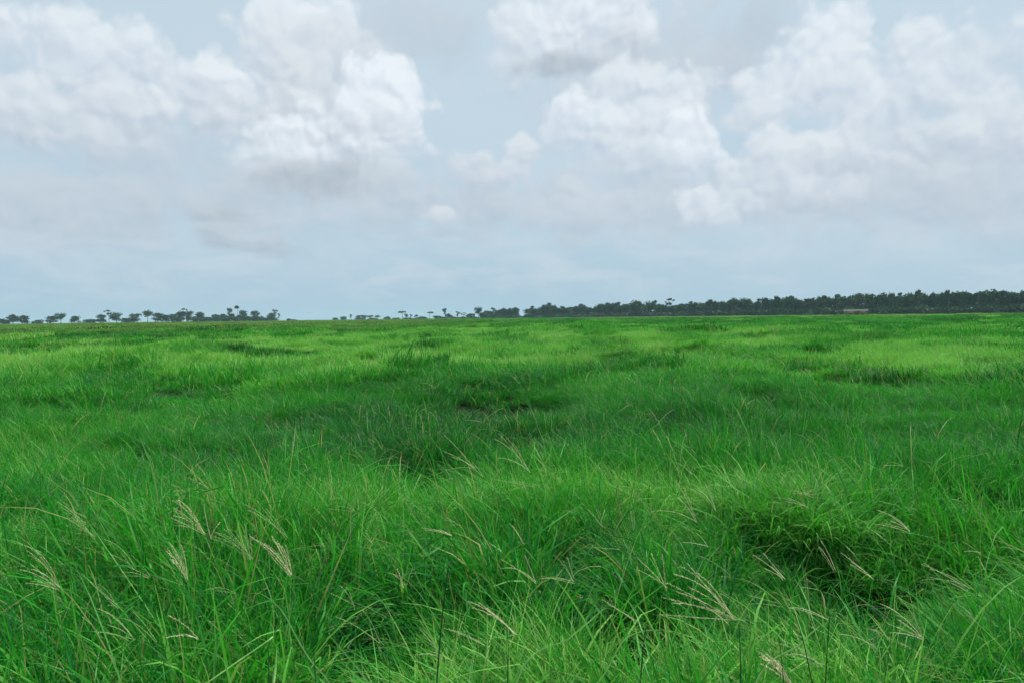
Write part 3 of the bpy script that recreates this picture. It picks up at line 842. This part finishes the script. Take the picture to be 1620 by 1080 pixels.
for px, top, w_ in ((280, 499, 18), (308, 499.5, 18), (322, 501, 18), (346, 499.5, 20), (360, 499, 18), (374, 499.5, 18), (391, 499, 18), (406, 500, 18), (430, 500.5, 17)):
    tree('bush', px, top, w_, 'low dark undergrowth shrub hugging the foot of the left tree group', 'shrub', 'shrubs at the foot of the left tree group', dd=-25)
for px, top, w_ in ((570, 502.5, 18), (590, 502.5, 16), (626, 502.3, 16), (645, 502, 16), (662, 501.6, 16), (703, 500.8, 16), (718, 500.6, 16), (731, 500.4, 15), (745, 500.2, 16), (778, 498, 16), (790, 497, 16)):
    tree('bush', px, top, w_, 'low hazy shrub at the foot of the scattered far trees', 'shrub', 'shrubs at the foot of the far trees', dd=-25)
# the far line goes on past the left of the photograph
for kd, px, top, w_ in (('full', 262, 497, 13), ('full', 248, 495, 16), ('round', 233, 491, 14), ('full', 214, 496, 15), ('bush', 200, 502, 16), ('full', 184, 494, 17), ('sparse', 172, 490, 13),
                        ('full', 160, 497, 14), ('bush', 142, 504, 18), ('full', 118, 499, 13), ('round', 96, 496, 14), ('full', 80, 500, 15), ('bush', 60, 505, 16), ('full', 38, 499, 14), ('full', 20, 497, 16), ('bush', 4, 503, 16)):
    tree(kd, px, top, w_, 'hazy low shrub farther left along the left tree group' if kd == 'bush' else 'hazy far tree farther left along the left tree group', 'shrub' if kd == 'bush' else 'tree',
         'shrubs beyond the left tree group' if kd == 'bush' else 'trees beyond the left tree group')

# ------------------------------------------------------------------ low shed at the right foot of the tree wall
def simple(name, ca, cb, scale, rough=0.8, spec=0.2, metal=0.0):
    mt, N = material(name); geo = N.node('ShaderNodeTexCoord')
    n_ = N.noise(geo.outputs['Object'], scale, 5, 0.6)
    finish(N, principled(N, N.mix(N.maprange(n_, .3, .7), ca, cb), rough, spec)); return mt
wallm = simple('shed_boards', (0.17, 0.155, 0.07, 1), (0.27, 0.25, 0.12, 1), 1.2)
roofm = simple('shed_roof', (0.10, 0.115, 0.11, 1), (0.17, 0.18, 0.17, 1), 0.8, 0.9, 0.05)
doorm = simple('shed_door', (0.05, 0.05, 0.035, 1), (0.09, 0.08, 0.05, 1), 2.0)
def box(x0, x1, y0, y1, z0, z1):
    V = [(x, y, z) for z in (z0, z1) for y in (y0, y1) for x in (x0, x1)]
    return V, [[0, 2, 3, 1], [4, 5, 7, 6], [0, 1, 5, 4], [2, 6, 7, 3], [0, 4, 6, 2], [1, 3, 7, 5]]
pA = at_d(1336, 497, 430)
zs = float(surf(np.array([pA.x]), np.array([pA.y]))[0])
shed = empty('farm_shed', (pA.x, pA.y, zs), R(-22))
tag(shed, 'low tan farm shed with pale grey roof at the foot of the tree wall', 'shed')
SW, SD, SH = 11.0, 6.5, 3.0
parts = [box(0, 5.2, 0, .18, -.3, SH), box(6.9, SW, 0, .18, -.3, SH), box(5.2, 6.9, 0, .18, 2.05, SH), box(0, .18, .18, SD, -.3, SH), box(SW - .18, SW, .18, SD, -.3, SH), box(.18, SW - .18, SD - .18, SD, -.3, SH)]
for k in range(11):
    xk = .5 + k * .98
    if not 4.9 < xk < 7.1: parts.append(box(xk, xk + .07, -.05, -.002, -.3, SH - .02))   # battens
gb = [(0, 0, SH), (0, SD, SH), (0, SD / 2, SH + .75), (.18, 0, SH), (.18, SD, SH), (.18, SD / 2, SH + .75)]
gf = [[0, 1, 2], [3, 5, 4], [0, 2, 5, 3], [1, 4, 5, 2], [0, 3, 4, 1]]
parts.append((gb, gf)); parts.append(([(x + SW - .18, y, z) for x, y, z in gb], gf))
v, f = join(parts); mesh_obj('wall', v, f, wallm, shed, smooth=False)
V = []; F = []
ncor = 60
for side in (0, 1):
    for k in range(ncor + 1):
        x = -.5 + (SW + 1.0) * k / ncor; w_ = .035 * (1 if k % 2 else -1)
        y0 = -.55 if side == 0 else SD + .55; ym = SD / 2
        zl = SH + .78 - .75 * ((SD / 2 + .55) / (SD / 2))
        b0 = len(V); V += [(x, y0, zl + .06 + w_), (x, ym, SH + .84 + w_), (x, y0, zl + w_), (x, ym, SH + .78 + w_)]
        if k:
            a0 = b0 - 4; F += [[a0, b0, b0 + 1, a0 + 1], [a0 + 2, a0 + 3, b0 + 3, b0 + 2], [a0, a0 + 2, b0 + 2, b0]]
roof = mesh_obj('roof', V, F, roofm, shed, smooth=False)
v, f = tube([(-.52, SD / 2, SH + .87), (SW + .52, SD / 2, SH + .87)], [.13, .13], 8); mesh_obj('ridge_cap', v, f, roofm, roof)
v, f = box(5.23, 6.87, .05, .11, -.2, 2.02); door = mesh_obj('door', v, f, doorm, shed, smooth=False)
v, f = box(6.6, 6.68, -.03, .045, .9, 1.1); mesh_obj('handle', v, f, roofm, door, smooth=False)
for xw in (2.2, 8.4):
    v, f = join([box(xw, xw + 1.1, -.06, -.003, 1.0, 1.08), box(xw, xw + 1.1, -.06, -.003, 1.82, 1.9), box(xw, xw + .08, -.06, -.003, 1.08, 1.82), box(xw + 1.02, xw + 1.1, -.06, -.003, 1.08, 1.82)])
    wf = mesh_obj('window', v, f, roofm, shed, smooth=False)
    v, f = box(xw + .08, xw + 1.02, -.03, -.004, 1.08, 1.82); mesh_obj('pane', v, f, doorm, wf, smooth=False)

# ================================================================== flowering grass in the foreground
strawm, N = material('seed_head_straw')
r3 = attr(N, 'rnd'); r3s = N.node('ShaderNodeSeparateXYZ'); N.t.links.new(r3.outputs['Vector'], r3s.inputs[0])
oi = N.node('ShaderNodeObjectInfo')
sc1 = N.mix(r3s.outputs[0], (0.46, 0.47, 0.20, 1), (0.90, 0.90, 0.58, 1))
sc1 = N.mix(N.math('MULTIPLY', oi.outputs['Random'], .3), sc1, (0.42, 0.29, 0.13, 1))
finish(N, principled(N, sc1, .6, .2))
greenm, N = material('seed_head_green')
r3 = attr(N, 'rnd'); r3s = N.node('ShaderNodeSeparateXYZ'); N.t.links.new(r3.outputs['Vector'], r3s.inputs[0])
finish(N, principled(N, N.mix(r3s.outputs[0], (0.22, 0.38, 0.13, 1), (0.50, 0.58, 0.28, 1)), .6, .2))
stemm = simple('grass_stem', (0.03, 0.13, 0.02, 1), (0.10, 0.26, 0.05, 1), 9, .5, .3)
darkm = simple('dark_stalk', (0.008, 0.045, 0.012, 1), (0.02, 0.085, 0.02, 1), 9, .5, .25)
palem = simple('pale_blade', (0.20, 0.56, 0.08, 1), (0.46, 0.74, 0.24, 1), 12, .45, .3)
def bez(p0, p1, p2, n):
    return [(1 - t) ** 2 * p0 + 2 * t * (1 - t) * p1 + t * t * p2 for t in (k / n for k in range(n + 1))]
def raceme(base, tip, mat, parent, g, dens=1.0, wide=1.0):
    L = (tip - base).length
    mid = (base + tip) / 2 + Vector((0, 0, 1)) * L * g.uniform(.0, .26) + Vector((g.normal(0, .03) * L, g.normal(0, .05) * L, 0))
    pts = bez(base, mid, tip, 9)
    v, f = tube(pts, [.0011 * (1 - .5 * k / 9) for k in range(10)], 4)
    V = [tuple(p) for p in v]; F = f; rn = [g.random()] * len(V)
    ns = int(L / .0050 * dens)
    for k in range(ns):
        t = .12 + .88 * (k + g.random() * .5) / ns
        q_ = t * 9; i0 = min(8, int(q_)); p = pts[i0].lerp(pts[i0 + 1], q_ - i0); d = (pts[i0 + 1] - pts[i0]).normalized()
        sd = d.cross(Vector((g.normal(), g.normal(), g.normal()))).normalized()
        o_ = (d * .75 + sd * (.55 if k % 2 else -.55)).normalized(); ln = .0062 * g.uniform(.7, 1.3) * wide; n2 = o_.cross(d).normalized() * .0009 * wide
        s2 = o_.cross(n2).normalized() * .0010 * wide
        b0 = len(V); V += [tuple(p), tuple(p + o_ * ln * .45 + s2), tuple(p + o_ * ln), tuple(p + o_ * ln * .45 - s2), tuple(p + o_ * ln * .45 + n2)]
        F += [[b0, b0 + 1, b0 + 4], [b0 + 1, b0 + 2, b0 + 4], [b0 + 2, b0 + 3, b0 + 4], [b0 + 3, b0, b0 + 4]]; r_ = g.random(); rn += [r_] * 5
    org = parent.location
    ob = mesh_obj('raceme', [tuple(Vector(p) - org) for p in V], F, mat, parent, smooth=False)
    a = ob.data.attributes.new('rnd', 'FLOAT_VECTOR', 'POINT'); rn = rn[:len(ob.data.vertices)]
    a.data.foreach_set('vector', np.repeat(np.array(rn, np.float32), 3))
def flower(hx, hy, tips, mat, label, z=0.80, shift=0.34, wide=1.0, cnt=1, seed=None, group=None):
    g = np.random.default_rng(int(hx * 7 + hy))
    hb = at_z(hx, hy, z); d = math.hypot(hb.x, hb.y)
    rx, ry = hb.x + shift * g.uniform(.7, 1.2), hb.y + g.uniform(-.1, .25)
    root = Vector((rx, ry, float(surf(np.array([rx]), np.array([ry]))[0]) - .03))
    o = empty('flower_stalk', tuple(root)); tag(o, label, 'seed head', group)
    ctl = Vector((root.x * .75 + hb.x * .25, root.y * .75 + hb.y * .25, hb.z * .93 + .03))
    pts = bez(root, ctl, hb, 14)
    v, f = tube(pts, [.0021 - .0011 * k / 14 for k in range(15)], 5)
    mesh_obj('stem', [tuple(Vector(p) - root) for p in v], f, stemm, o)
    for (tx, ty) in tips:
        for q_ in range(cnt):
            tp = at_d(tx + (g.normal(0, 4) if q_ else 0), ty + (g.normal(0, 4) if q_ else 0), d + g.uniform(-.09, .07))
            raceme(hb + Vector((g.normal(0, .004), g.normal(0, .004), g.normal(0, .006))), tp, mat, o, g, wide=wide)
S_, G_ = strawm, greenm
FL = [
    (341, 782, [(312, 733), (302, 746), (275, 776), (305, 762), (322, 745)], G_, 'pale fan of seed heads highest up near the left edge, sweeping left'),
    (323, 844, [(273, 791), (288, 793), (275, 803), (270, 818), (280, 826), (296, 802)], S_, 'bushy straw seed head at the left edge under the highest pale fan'),
    (332, 852, [(323, 797), (349, 825)], S_, 'seed head with two upright spikes in a V near the left edge'),
    (296, 915, [(268, 857), (284, 858), (277, 870), (263, 872), (273, 884)], S_, 'tan seed head of stiff spikes cut by the left edge'),
    (397, 884, [(342, 841), (358, 832), (383, 832), (395, 844), (333, 851), (371, 838)], G_, 'pale green seed head of long straight spikes, middle of the three at left'),
    (460, 909, [(439, 855), (418, 862), (400, 851), (446, 862), (431, 852), (425, 874)], S_, 'straw seed head fanning up and left, rightmost of the left cluster'),
    (455, 851, [(386, 797), (404, 788), (392, 806), (420, 803)], G_, 'thin arching green seed head above the rightmost fan of the left cluster'),
    (752, 741, [(703, 688), (700, 713), (691, 750), (714, 722)], S_, 'straw seed head with three widely spread spikes in the middle of the field'),
    (838, 747, [(789, 685), (783, 694), (786, 724), (800, 690), (812, 700)], S_, 'dim tan plume of seed spikes right of the widely spread one, mid field'),
    (846, 768, [(783, 758), (774, 795), (792, 779), (800, 762)], G_, 'pale seed head lying nearly flat with two bright spikes, mid field'),
    (813, 1003, [(741, 951), (747, 960), (757, 952), (770, 962)], S_, 'bright straw seed head lying sideways at the bottom centre'),
    (952, 832, [(921, 795), (930, 805), (938, 795), (946, 805)], G_, 'small drooping seed head at the dark hollow right of centre'),
    (640, 926, [(616, 905), (628, 899), (652, 898), (637, 900)], S_, 'small pinkish tan tuft of seeds low left of centre'),
    (1102, 824, [(1028, 809), (1072, 786), (1069, 760), (1081, 770)], S_, 'straw seed head with one long spike pointing left, left of the big dark tussock'),
    (1132, 806, [(1115, 763), (1121, 770), (1106, 775)], S_, 'upright thin seed head just left of the big dark tussock'),
    (1234, 729, [(1220, 698), (1222, 682), (1228, 700)], S_, 'lone reddish upright seed spike above the big dark tussock'),
    (1162, 980, [(1076, 895), (1087, 890), (1055, 921), (1046, 944), (1062, 953), (1044, 971), (1090, 929), (1065, 907), (1101, 905), (1070, 935)], S_, 'largest seed head, a broad straw fan sweeping left at the lower right'),
    (1055, 931, [(1009, 883), (1007, 900), (1030, 874), (1048, 876)], S_, 'brownish seed head of four spikes just left of the largest fan'),
    (1250, 1082, [(1204, 1031), (1213, 1034), (1208, 1042), (1220, 1040), (1228, 1050)], S_, 'thick cream seed plume at the bottom edge, lower right'),
    (1301, 1051, [(1194, 1011), (1234, 1011), (1248, 1066), (1215, 1026), (1245, 1035)], G_, 'wide pale seed head of nearly level spikes at the bottom right'),
    (312, 1012, [(266, 974), (262, 1008), (283, 1003)], S_, 'seed head with two long bare spikes low on the left edge'),
    (1003, 836, [(998, 808), (1002, 806)], S_, 'single small brown seed spike between the hollow and the long-spiked head'),
    (764, 668, [(735, 664), (780, 641), (796, 645), (770, 650)], S_, 'dry twiggy seed head below the dark hollow in the middle distance'),
    (688, 614, [(703, 601), (668, 616), (669, 605), (676, 600)], S_, 'dry twiggy seed head left of the dark mound in the middle distance'),
    (305, 620, [(289, 609), (306, 608)], S_, 'tiny pale seed head far up at the left'),
    (487, 745, [(476, 739), (482, 733), (492, 736)], G_, 'tiny pale seed tuft alone in the grass left of centre'),
    (905, 915, [(890, 885), (903, 872), (897, 880)], G_, 'thin greenish seed head low in the hollow at centre right'),
    (560, 960, [(536, 925), (525, 938), (548, 928)], G_, 'faint green seed head at lower left of centre'),
    (975, 965, [(958, 940), (972, 934)], G_, 'short pale stubby seed head left of the largest fan'),
]
for f_ in FL:
    hx, hy = f_[0], f_[1]
    flower(hx, hy, f_[2], f_[3], f_[4], cnt=2 if hy > 1060 or (hx < 470 and len(f_[2]) > 4) else 1, wide=1.5 if hy > 1060 else 1.25)
for n_, (hx, hy, w_, lb) in enumerate(((150, 850, 60, 'straw seed head far left beyond the left cluster, sweeping left'), (95, 930, 70, 'straw seed head nearest the left side of the picture'), (210, 1010, 70, 'straw seed head low in the left corner'),
                       (1440, 840, 60, 'straw seed head in the right part, right of the big dark tussock'), (1530, 930, 75, 'straw seed head nearest the right side of the picture'), (1460, 1010, 75, 'straw seed head low in the right corner'))):
    g = np.random.default_rng(n_)
    flower(hx, hy, [(hx - w_ * g.uniform(.5, 1), hy - w_ * g.uniform(.1, .9)) for k in range(5)], S_ if n_ % 2 else G_, lb)

g = np.random.default_rng(77)
for k in range(44):
    hx, hy = g.uniform(60, 1560), g.uniform(735, 1060)
    w_ = 26 + (hy - 700) * .11
    flower(hx, hy, [(hx - w_ * g.uniform(.3, 1.15), hy - w_ * g.uniform(.0, 1.0)) for q_ in range(int(g.integers(2, 5)))], G_ if g.random() < .6 else S_,
           'thin wispy seed stem with only a few thin spikes nodding in the near grass', z=g.uniform(.68, .84), wide=.9, group='wispy seed stems scattered through the near grass')

# single stalks and blades that stand out at the bottom
def blade_thing(name, pts_px, width, mat, label, z0=1.08, round_=False):
    """pts_px from the lowest visible point to the tip"""
    n = len(pts_px); base = at_z(pts_px[0][0], max(pts_px[0][1], 1050), z0 - .25); d = math.hypot(base.x, base.y)
    P_ = [at_d(x, y, d + .03 * k) for k, (x, y) in enumerate(pts_px)]
    back = (P_[0] - P_[1]).normalized(); back.z = min(back.z, -.3); back.normalize()
    low = P_[0] + back * .24
    x0, y0 = low.x + back.x * .08, low.y + .02
    root = Vector((x0, y0, float(surf(np.array([x0]), np.array([y0]))[0]) - .03))
    pts = [root] + ([low] if low.z > root.z + .2 else []) + P_
    # smooth through the points
    S2 = []
    for k in range(len(pts) - 1):
        p0 = pts[max(k - 1, 0)]; p1 = pts[k]; p2 = pts[k + 1]; p3 = pts[min(k + 2, len(pts) - 1)]
        for t in np.linspace(0, 1, 6, endpoint=False):
            S2.append(.5 * ((2 * p1) + (p2 - p0) * t + (2 * p0 - 5 * p1 + 4 * p2 - p3) * t * t + (3 * p1 - p0 - 3 * p2 + p3) * t ** 3))
    S2.append(pts[-1]); m_ = len(S2)
    if round_:
        v, f = tube([tuple(p - root) for p in S2], [width / 2 * (1 - .6 * k / m_) for k in range(m_)], 6)
    else:
        V = []; F = []
        for k, p in enumerate(S2):
            t = k / (m_ - 1); d_ = (S2[min(k + 1, m_ - 1)] - S2[max(k - 1, 0)]).normalized()
            sd = d_.cross(Vector((.25, 1, .15))).normalized(); w_ = width * .36 * (.6 + .4 * min(1, t * 3)) * (1 - max(0, (t - .5) / .5) ** 1.8 * .96)
            up_ = sd.cross(d_) * w_ * .45
            V += [tuple(p - root - sd * w_ + up_), tuple(p - root), tuple(p - root + sd * w_ + up_)]    # folded along the midrib
            if k: F += [[3 * k - 3, 3 * k - 2, 3 * k + 1, 3 * k], [3 * k - 2, 3 * k - 1, 3 * k + 2, 3 * k + 1]]
        v, f = V, F
    o = empty(name, tuple(root)); mesh_obj('stem' if round_ else 'leaf', v, f, mat, o); tag(o, label, 'stalk' if round_ else 'shoot')
D_, PL = darkm, palem
for pts_px, wd, mt_, lb, rd in (
    ([(691, 1080), (698, 990), (708, 905), (712, 888), (722, 895)], .007, D_, 'dark stalk with a hooked tip rising from the bottom edge left of centre', True),
    ([(803, 1080), (804, 1030), (802, 990)], .006, D_, 'short straight dark stalk at the bottom centre below the sideways seed head', True),
    ([(1013, 1080), (1017, 1030), (1022, 990)], .007, D_, 'dark stalk at the bottom between centre and the largest seed fan', True),
    ([(1172, 1080), (1171, 1030), (1169, 984)], .0065, D_, 'thin dark stalk directly below the largest seed fan', True),
    ([(1284, 1075), (1270, 1010), (1255, 966)], .006, D_, 'dark stalk leaning left in the lower right, left one of a pair', True),
    ([(1306, 1080), (1309, 1020), (1313, 970)], .006, D_, 'dark upright stalk in the lower right, right one of a pair', True),
    ([(426, 1080), (425, 1050), (424, 1020)], .006, D_, 'short dark stalk beside the broad pale blade at lower left', True),
    ([(500, 1080), (497, 1040), (490, 1000)], .005, D_, 'faint dark stalk at lower left, between two pale blades', True),
    ([(1240, 1080), (1236, 1040), (1233, 1008)], .005, D_, 'short dark stalk below the wide pale seed head', True),
    ([(432, 1082), (436, 1050), (438, 1020)], .014, PL, 'broad pale blade standing upright at the bottom left', False),
    ([(364, 1082), (358, 1060), (354, 1046), (340, 1030)], .013, PL, 'broad pale blade bending over at the bottom left corner', False),
    ([(330, 1078), (370, 1050), (425, 1012), (432, 1002), (428, 985), (410, 975)], .007, PL, 'long pale blade running diagonally then hooking over at lower left', False),
    ([(488, 1040), (470, 1010), (445, 965), (415, 940), (392, 938)], .009, PL, 'long pale blade arching up and over to the left at lower left', False),
    ([(585, 1082), (555, 1045), (524, 1008), (521, 1000)], .009, PL, 'pale blade slanting up left to a sharp point, bottom left of centre', False),
    ([(960, 1060), (985, 1015), (1010, 1000), (1045, 996), (1080, 1001)], .008, PL, 'pale blade arching right below the largest seed fan', False),
    ([(1265, 1020), (1285, 1000), (1299, 988)], .010, PL, 'pale blade pointing up right between the two leaning dark stalks', False),
    ([(900, 1010), (930, 985), (958, 962), (975, 968)], .008, PL, 'straight pale blade pointing up right at bottom right of centre', False),
    ([(700, 1000), (672, 950), (640, 915), (600, 902)], .006, PL, 'thin pale blade arching left over the tan seed tuft', False),
):
    blade_thing('tall_stalk' if rd else 'arching_shoot', pts_px, wd, mt_, lb, round_=rd)

# ================================================================== haze
hz, N = material('haze_air')
pv = N.node('ShaderNodeVolumePrincipled')
pv.inputs['Color'].default_value = (0.58, 0.82, 0.96, 1); pv.inputs['Density'].default_value = 0.00010
pv.inputs['Anisotropy'].default_value = 0.2
o_ = N.node('ShaderNodeOutputMaterial'); N.t.links.new(pv.outputs[0], o_.inputs['Volume'])
v, f = box(-4400, 4400, -4400, 4400, -4, 34)
haze = mesh_obj('haze', v, f, hz, smooth=False); tag(haze, kind='stuff')
